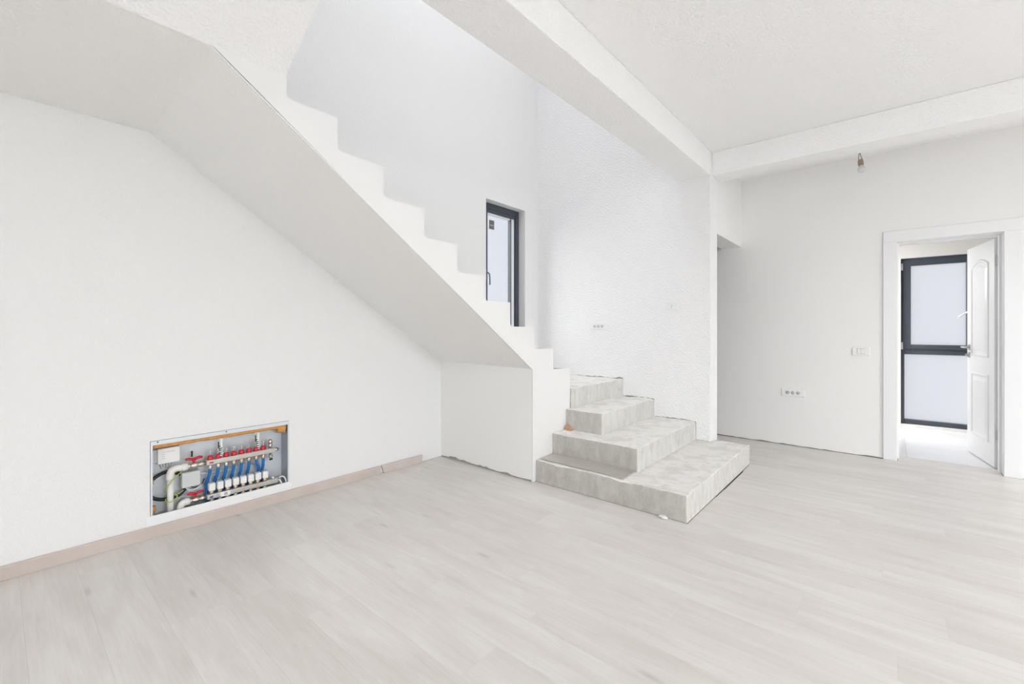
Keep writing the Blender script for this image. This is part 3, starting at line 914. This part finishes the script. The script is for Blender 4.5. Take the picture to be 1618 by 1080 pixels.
# ------------------------------------------------------------------ bare bulb
bx_, by_ = -0.212, 5.12
e = empty('hanging_bulb', (bx_, by_, 2.627)); tag(e, 'bare clear light bulb hanging by its wires from the ceiling', 'light bulb')
T('ceiling_hook', 'black', spline([(bx_ - 0.010, by_, ZC), (bx_ - 0.010, by_, 2.815), (bx_ - 0.008, by_, 2.803), (bx_ - 0.001, by_, 2.800), (bx_ + 0.004, by_, 2.808)], 4), 0.0045, e, 8)
T('wire', 'black', [(bx_ - 0.009, by_, 2.806), (bx_ - 0.012, by_, 2.738)], 0.0022, e, 6)
T('wire', 'black', [(bx_ - 0.003, by_, 2.804), (bx_ + 0.016, by_, 2.745)], 0.0022, e, 6)
ax = Vector((0.10, 0, -1)).normalized()
o0 = Vector((bx_ + 0.001, by_, 2.747))
L('lamp_holder', 'socket_brown', [(0.0, 0), (0.014, 0.0), (0.020, 0.008), (0.022, 0.050), (0.019, 0.056), (0.0, 0.056)], o0, ax, e, 16)
L('bulb', 'bulb', [(0.0, 0.050), (0.014, 0.050), (0.014, 0.060), (0.019, 0.068), (0.028, 0.082), (0.030, 0.094), (0.027, 0.106), (0.018, 0.116), (0.007, 0.120), (0.0, 0.1205)], o0, ax, e, 18)

# ------------------------------------------------------------------ heating cabinet in the left wall
CX0 = XL - 0.118            # back of the recess
cab = empty('heating_cabinet', (XL, 0.972, 0.06))
tag(cab, 'open galvanised heating cabinet let into the white wall above the skirting', 'cabinet')
ya, yb_, za, zb_ = CAB[0] + 0.002, CAB[1] - 0.002, CAB[2] + 0.002, CAB[3] - 0.002
B('back_panel', 'galv', CX0 - 0.002, CX0, ya, yb_, za, zb_, cab)
B('side_panel', 'galv', CX0, XL - 0.001, ya, ya + 0.002, za, zb_, cab)
B('side_panel', 'galv_shaded', CX0, XL - 0.001, yb_ - 0.002, yb_, za, zb_, cab)
B('top_panel', 'galv', CX0, XL - 0.001, ya + 0.002, yb_ - 0.002, zb_ - 0.002, zb_, cab)
B('bottom_panel', 'galv_shaded', CX0, XL - 0.001, ya + 0.002, yb_ - 0.002, za, za + 0.002, cab)
B('flange', 'galv', XL - 0.004, XL + 0.0015, ya, yb_, zb_ - 0.024, zb_, cab)
B('flange', 'galv', XL - 0.004, XL + 0.0015, ya, ya + 0.010, 0.125, zb_ - 0.024, cab)
B('flange', 'galv', XL - 0.004, XL + 0.0015, yb_ - 0.006, yb_, 0.125, zb_ - 0.024, cab)
B('front_panel', 'white_gloss', XL - 0.003, XL + 0.004, CAB[0] - 0.018, CAB[1] + 0.016, 0.0668, 0.124, cab, 0.001)
for sy in (0.62, 0.97):
    L('screw', 'dark_hole', [(0.0, 0), (0.004, 0.0), (0.004, 0.001), (0.0, 0.001)], (XL + 0.0015, sy, zb_ - 0.008), (1, 0, 0), cab, 8)
def foam_strip(pts, r, name='foam_bead'):
    bm = bmesh.new(); P_ = spline(pts, 10)
    tube(bm, P_, r, 10, 0, True, [r * (1 + 0.30 * noise.noise(p * 30)) for p in P_])
    for v in bm.verts: v.co += Vector((noise.noise(v.co * 80), noise.noise(v.co * 80 + Vector((4, 0, 0))), noise.noise(v.co * 80 + Vector((0, 7, 0))))) * 0.004
    return finish(name, bm, 'foam', cab)
foam_strip([(XL - 0.028, ya + 0.012, 0.523), (XL - 0.030, 0.80, 0.520), (XL - 0.030, 1.05, 0.520), (XL - 0.029, 1.25, 0.520), (XL - 0.028, yb_ - 0.012, 0.512)], 0.017)
foam_strip([(XL - 0.045, 1.300, 0.506), (XL - 0.040, 1.345, 0.498)], 0.029)
foam_strip([(XL - 0.050, ya + 0.008, 0.36), (XL - 0.048, ya + 0.010, 0.30), (XL - 0.050, ya + 0.008, 0.235)], 0.011)
foam_strip([(XL - 0.045, ya + 0.016, 0.165), (XL - 0.045, ya + 0.018, 0.145), (XL - 0.045, ya + 0.016, 0.125)], 0.016)

mx = -3.290                    # plane of the manifold bars
Z1, Z2 = 0.359, 0.143          # supply and return bar centre heights
ys = [0.894 + 0.0447 * k for k in range(8)]
sup = empty('supply_manifold', (mx, 1.08, Z1 - 0.06))
tag(sup, 'upper steel heating manifold with eight red flow meters and blue pipes', 'manifold')
B('bar', 'steel', mx - 0.017, mx + 0.017, 0.870, 1.285, Z1 - 0.0165, Z1 + 0.0165, sup, 0.005, 2)
B('red_mark', 'red_print', mx + 0.017, mx + 0.0176, 0.886, 0.908, Z1 - 0.005, Z1 + 0.004, sup)
L('end_plug', 'nickel', [(0.0, 0), (0.015, 0.0), (0.015, 0.010), (0.010, 0.012), (0.010, 0.022), (0.0, 0.022)], (mx, 1.285, Z1), (0, 1, 0), sup, 8)
for k, yy in enumerate(ys):
    fm = L('flow_meter', 'tube', [(0.0, 0), (0.0075, 0.0), (0.0075, 0.040), (0.0055, 0.044), (0.0, 0.044)], (mx, yy, Z1 + 0.036), (0, 0, 1), sup, 10)
    L('meter_cap', 'red', [(0.0, 0.0), (0.0165, 0.0), (0.0165, 0.008), (0.0140, 0.022), (0.0085, 0.028), (0.0, 0.028)], (mx, yy, Z1 + 0.0165), (0, 0, 1), fm, 12)
    L('pipe_nut', 'nickel' if k < 3 else 'brass', [(0.0, 0), (0.0125, 0.0), (0.0135, 0.004), (0.0135, 0.020), (0.011, 0.026), (0.0, 0.026)], (mx, yy, Z1 - 0.0425), (0, 0, 1), sup, 6)
    lean = (-0.010, -0.006, -0.006, -0.003, 0.000, 0.002, 0.028, 0.006)[k]
    zb2 = (0.205, 0.232, 0.212, 0.218, 0.222, 0.226, 0.205, 0.218)[k]
    P_ = spline([(mx, yy, Z1 - 0.040), (mx - 0.002, yy + lean * 0.15, Z1 - 0.070), (mx - 0.015, yy + lean * 0.7, 0.255), (mx - 0.034, yy + lean, zb2), (mx - 0.036, yy + lean, 0.068)], 6)
    T('blue_pipe', 'blue', P_, 0.0098, sup, 10)
# air vent and drain cock at the far end
L('air_vent', 'nickel', [(0.0, 0), (0.008, 0.0), (0.008, 0.010), (0.013, 0.014), (0.013, 0.026), (0.0115, 0.027), (0.0115, 0.031), (0.013, 0.032), (0.013, 0.052), (0.008, 0.060), (0.0, 0.060)], (mx, 1.252, Z1 + 0.0165), (0, 0, 1), sup, 12)
L('drain_cock', 'nickel', [(0.0, 0), (0.009, 0.0), (0.009, 0.014), (0.012, 0.016), (0.012, 0.030), (0.006, 0.034), (0.0, 0.034)], (mx, 1.252, Z1 - 0.0165), (0.35, 0, -1), sup, 10)
L('drain_cap', 'black', [(0.0, 0), (0.011, 0.0), (0.011, 0.012), (0.0, 0.012)], (mx + 0.013, 1.252, Z1 - 0.052), (0.35, 0, -1), sup, 10)
# two adjusting key strips clipped to the meters
for yy, zt in ((0.954, 0.498), (1.173, 0.500)):
    bm = bmesh.new()
    box(bm, mx + 0.008, mx + 0.012, yy - 0.006, yy + 0.005, Z1 + 0.090, zt, 0, 0.001)
    for q in range(5):
        zz = Z1 + 0.030 + q * 0.013
        box(bm, mx + 0.006, mx + 0.013, yy - 0.010 + 0.004 * (q % 2), yy + 0.006 + 0.004 * (q % 2), zz, zz + 0.007, 0)
    finish('key_strip', bm, 'white_plastic', sup)
    bm = bmesh.new()
    for q in range(5):
        zz = Z1 + 0.037 + q * 0.013
        box(bm, mx + 0.005, mx + 0.011, yy - 0.012, yy + 0.002, zz, zz + 0.006, 0)
    box(bm, mx - 0.004, mx + 0.002, yy - 0.016, yy - 0.011, Z1 + 0.05, zt - 0.02, 0)
    finish('key_strip_clip', bm, 'black', sup)

def ball_valve(parent, y0, y1, z):
    """nickel ball valve with a red butterfly handle, axis along the bar"""
    n = y1 - y0
    L('valve_body', 'nickel', [(0.0, 0), (0.016, 0.0), (0.017, 0.10 * n), (0.013, 0.12 * n), (0.013, 0.20 * n), (0.018, 0.24 * n), (0.0195, 0.40 * n), (0.018, 0.52 * n), (0.014, 0.55 * n), (0.014, 0.66 * n), (0.018, 0.68 * n), (0.018, 0.86 * n), (0.013, 0.88 * n), (0.013, n), (0.0, n)],
      (mx, y0, z), (0, 1, 0), parent, 12)
    yc = y0 + 0.34 * n
    bm = bmesh.new()
    tube(bm, [(mx, yc, z + 0.014), (mx, yc, z + 0.036)], 0.008, 8)
    for s in (-1, 1):
        P_ = [(mx, yc + s * 0.002, z + 0.036), (mx + 0.002, yc + s * 0.014, z + 0.042), (mx + 0.004, yc + s * 0.028, z + 0.046), (mx + 0.004, yc + s * 0.044, z + 0.044)]
        tube(bm, P_, 0.008, 8, 0, True, [0.009, 0.0085, 0.0095, 0.0060])
    finish('butterfly_handle', bm, 'red', parent, True)
ball_valve(sup, 0.776, 0.870, Z1)
L('gauge_stub', 'black', [(0.0, 0), (0.005, 0.0), (0.006, 0.035), (0.0, 0.036)], (mx - 0.020, 0.802, Z1 + 0.050), (0, 0, 1), sup, 8)

ret = empty('return_manifold', (mx, 1.09, Z2 - 0.05))
tag(ret, 'lower steel heating manifold with eight white actuator caps', 'manifold')
rx = mx + 0.006
B('bar', 'steel', rx - 0.017, rx + 0.017, 0.872, 1.298, Z2 - 0.0165, Z2 + 0.0165, ret, 0.005, 2)
B('blue_mark', 'blue_print', rx + 0.017, rx + 0.0176, 0.886, 0.904, Z2 - 0.006, Z2 + 0.005, ret)
stk = B('paper_sticker', 'white_plastic', rx + 0.017, rx + 0.0176, 0.945, 1.000, Z2 - 0.0155, Z2 + 0.0155, ret)
B('sticker_print', 'grey_print', rx + 0.0177, rx + 0.0182, 0.966, 0.984, Z2 - 0.008, Z2 + 0.008, stk)
B('end_plug', 'nickel', rx - 0.012, rx + 0.012, 1.298, 1.315, Z2 - 0.012, Z2 + 0.012, ret, 0.004)
for k in range(8):
    yy = 0.900 + 0.0450 * k
    L('valve_nut', 'brass', [(0.0, 0), (0.012, 0.0), (0.014, 0.004), (0.014, 0.016), (0.012, 0.020), (0.0, 0.020)], (rx, yy, Z2 + 0.0165), (0, 0, 1), ret, 8)
    bm = bmesh.new(); box(bm, rx - 0.019, rx + 0.019, yy - 0.0180, yy + 0.0180, Z2 + 0.036, Z2 + 0.083, 0, 0.005, 2)
    act = finish('actuator', bm, 'white_plastic', ret)
    B('actuator_lid', 'grey_box', rx - 0.016, rx + 0.016, yy - 0.015, yy + 0.015, Z2 + 0.083, Z2 + 0.087, act, 0.001)
    L('pipe_nut', 'nickel' if k % 2 else 'brass', [(0.0, 0), (0.011, 0.0), (0.0130, 0.004), (0.0130, 0.018), (0.010, 0.024), (0.0, 0.024)], (rx, yy, Z2 - 0.0405), (0, 0, 1), ret, 8)
    T('pipe_tail', 'black', [(rx, yy, Z2 - 0.040), (rx, yy, 0.066)], 0.009, ret, 8)
L('air_valve', 'white_plastic', [(0.0, 0), (0.008, 0.0), (0.008, 0.012), (0.005, 0.016), (0.0, 0.016)], (rx, 1.268, Z2 + 0.0165), (0, 0, 1), ret, 8)
ball_valve(ret, 0.786, 0.872, Z2)

# white plastic mains
px = -3.292
e = empty('white_main_pipe', (px, 0.690, 0.064)); tag(e, 'tall white plastic pipe bending into the upper manifold valve', 'pipe')
T('pipe', 'ppr', [(px, 0.690, 0.066), (px, 0.689, 0.315)], 0.0165, e, 14)
T('elbow', 'ppr', spline([(px, 0.689, 0.300), (px, 0.689, 0.328), (px, 0.697, 0.350), (px, 0.716, Z1 + 0.001), (px, 0.748, Z1)], 5), 0.0205, e, 14)
L('union_nut', 'ppr', [(0.0, 0), (0.0215, 0.0), (0.0235, 0.004), (0.0235, 0.026), (0.019, 0.030), (0.0, 0.030)], (px, 0.746, Z1), (0, 1, 0), e, 8)
e = empty('white_main_pipe', (px, 0.742, 0.064)); tag(e, 'short white plastic elbow pipe feeding the lower manifold valve', 'pipe')
T('elbow', 'ppr', spline([(px, 0.740, 0.066), (px, 0.740, 0.115), (px, 0.744, 0.133), (px, 0.756, 0.142), (px, 0.770, Z2)], 5), 0.0195, e, 14)
L('union_nut', 'ppr', [(0.0, 0), (0.0215, 0.0), (0.0240, 0.004), (0.0240, 0.024), (0.019, 0.027), (0.0, 0.027)], (px, 0.759, Z2), (0, 1, 0), e, 8)

# control box and junction box
cb = empty('control_box', (CX0, 0.685, 0.395)); tag(cb, 'white heating control box with printed front in upper cabinet corner', 'control box')
B('housing', 'white_plastic', CX0 + 0.0005, CX0 + 0.052, 0.632, 0.742, 0.397, 0.489, cb, 0.004, 2)
B('terminal_cover', 'white_plastic', CX0 + 0.0005, CX0 + 0.036, 0.612, 0.6315, 0.407, 0.484, cb, 0.003)
B('terminal_slot', 'socket_hole', CX0 + 0.036, CX0 + 0.0365, 0.618, 0.626, 0.415, 0.477, cb)
for k in range(4):
    B('printed_line', 'grey_print', CX0 + 0.052, CX0 + 0.0524, 0.655 if k == 0 else 0.652, (0.715 if k == 0 else 0.668), 0.466 - 0.013 * k, 0.468 - 0.013 * k, cb)
for k in range(5):
    T('cable_tail', 'white_cable', spline([(CX0 + 0.026, 0.652 + 0.014 * k, 0.398), (CX0 + 0.026, 0.654 + 0.014 * k, 0.384), (CX0 + 0.016, 0.660 + 0.012 * k, 0.366)], 4), 0.0035, cb, 6)
jb = empty('junction_box', (-3.33, 0.795, 0.229)); tag(jb, 'light grey square junction box beside the white pipe', 'junction box')
bm = bmesh.new(); box(bm, CX0 + 0.0005, -3.3005, 0.748, 0.841, 0.231, 0.321, 0, 0.003); finish('housing', bm, 'grey_box', jb)
bm = bmesh.new(); box(bm, -3.3004, -3.288, 0.747, 0.842, 0.230, 0.322, 0, 0.003); finish('lid', bm, 'grey_box', jb)

# cables
def cable(name, mat, ctrl, r, label, cat='cable', seg=8):
    o = T(name, mat, spline(ctrl, 8), r, None, seg)
    return tag(o, label, cat)
cable('black_conduit', 'black', [(-3.312, 0.597, 0.222), (-3.318, 0.620, 0.198), (-3.325, 0.665, 0.180), (-3.330, 0.735, 0.182), (-3.332, 0.775, 0.215)], 0.0105, 'thick black conduit curving low behind the white pipe')
cable('black_conduit', 'black', [(-3.318, 0.597, 0.300), (-3.326, 0.630, 0.325), (-3.338, 0.680, 0.338), (-3.340, 0.735, 0.318), (-3.340, 0.762, 0.300)], 0.0105, 'thick black conduit curving high behind the white pipe')
cable('earth_wire', 'yellow_green', [(-3.288, 0.745, 0.335), (-3.272, 0.715, 0.318), (-3.264, 0.685, 0.290), (-3.266, 0.668, 0.262), (-3.290, 0.662, 0.235), (-3.312, 0.690, 0.206), (-3.284, 0.722, 0.196), (-3.267, 0.700, 0.176), (-3.268, 0.678, 0.172), (-3.290, 0.664, 0.180), (-3.312, 0.690, 0.196), (-3.290, 0.725, 0.204), (-3.282, 0.752, 0.222)], 0.0026, 'yellow and green earth wire wrapped round the tall white pipe')
cable('white_cable', 'white_cable', [(-3.345, 0.8425, 0.285), (-3.344, 0.93, 0.276), (-3.344, 1.02, 0.270), (-3.344, 1.10, 0.276), (-3.345, 1.17, 0.266)], 0.0075, 'thick white cable running level behind the blue pipes')
cable('white_cable', 'white_cable', [(-3.350, 0.860, 0.215), (-3.350, 0.905, 0.250), (-3.350, 0.960, 0.268), (-3.350, 1.06, 0.285), (-3.350, 1.16, 0.270)], 0.0040, 'thin white cable rising behind the blue pipes')
cable('white_cable', 'white_cable', [(-3.276, 1.306, 0.160), (-3.268, 1.325, 0.166), (-3.264, 1.340, 0.152), (-3.264, 1.348, 0.122), (-3.264, 1.348, 0.080)], 0.0052, 'white cable looping down at far end of lower manifold')
cable('white_cable', 'white_cable', [(-3.276, 1.3085, 0.148), (-3.266, 1.318, 0.120), (-3.262, 1.322, 0.080)], 0.0062, 'short white cable dropping beside the end of lower manifold')
cable('white_cable', 'white_cable', [(-3.318, 0.765, 0.231), (-3.300, 0.790, 0.208), (-3.300, 0.830, 0.212), (-3.318, 0.866, 0.240)], 0.0040, 'white cable sagging under the grey junction box')
cable('black_cable', 'black', [(-3.322, 0.790, 0.230), (-3.306, 0.815, 0.216), (-3.308, 0.850, 0.226), (-3.322, 0.872, 0.250)], 0.0034, 'thin black cable sagging under the grey junction box')
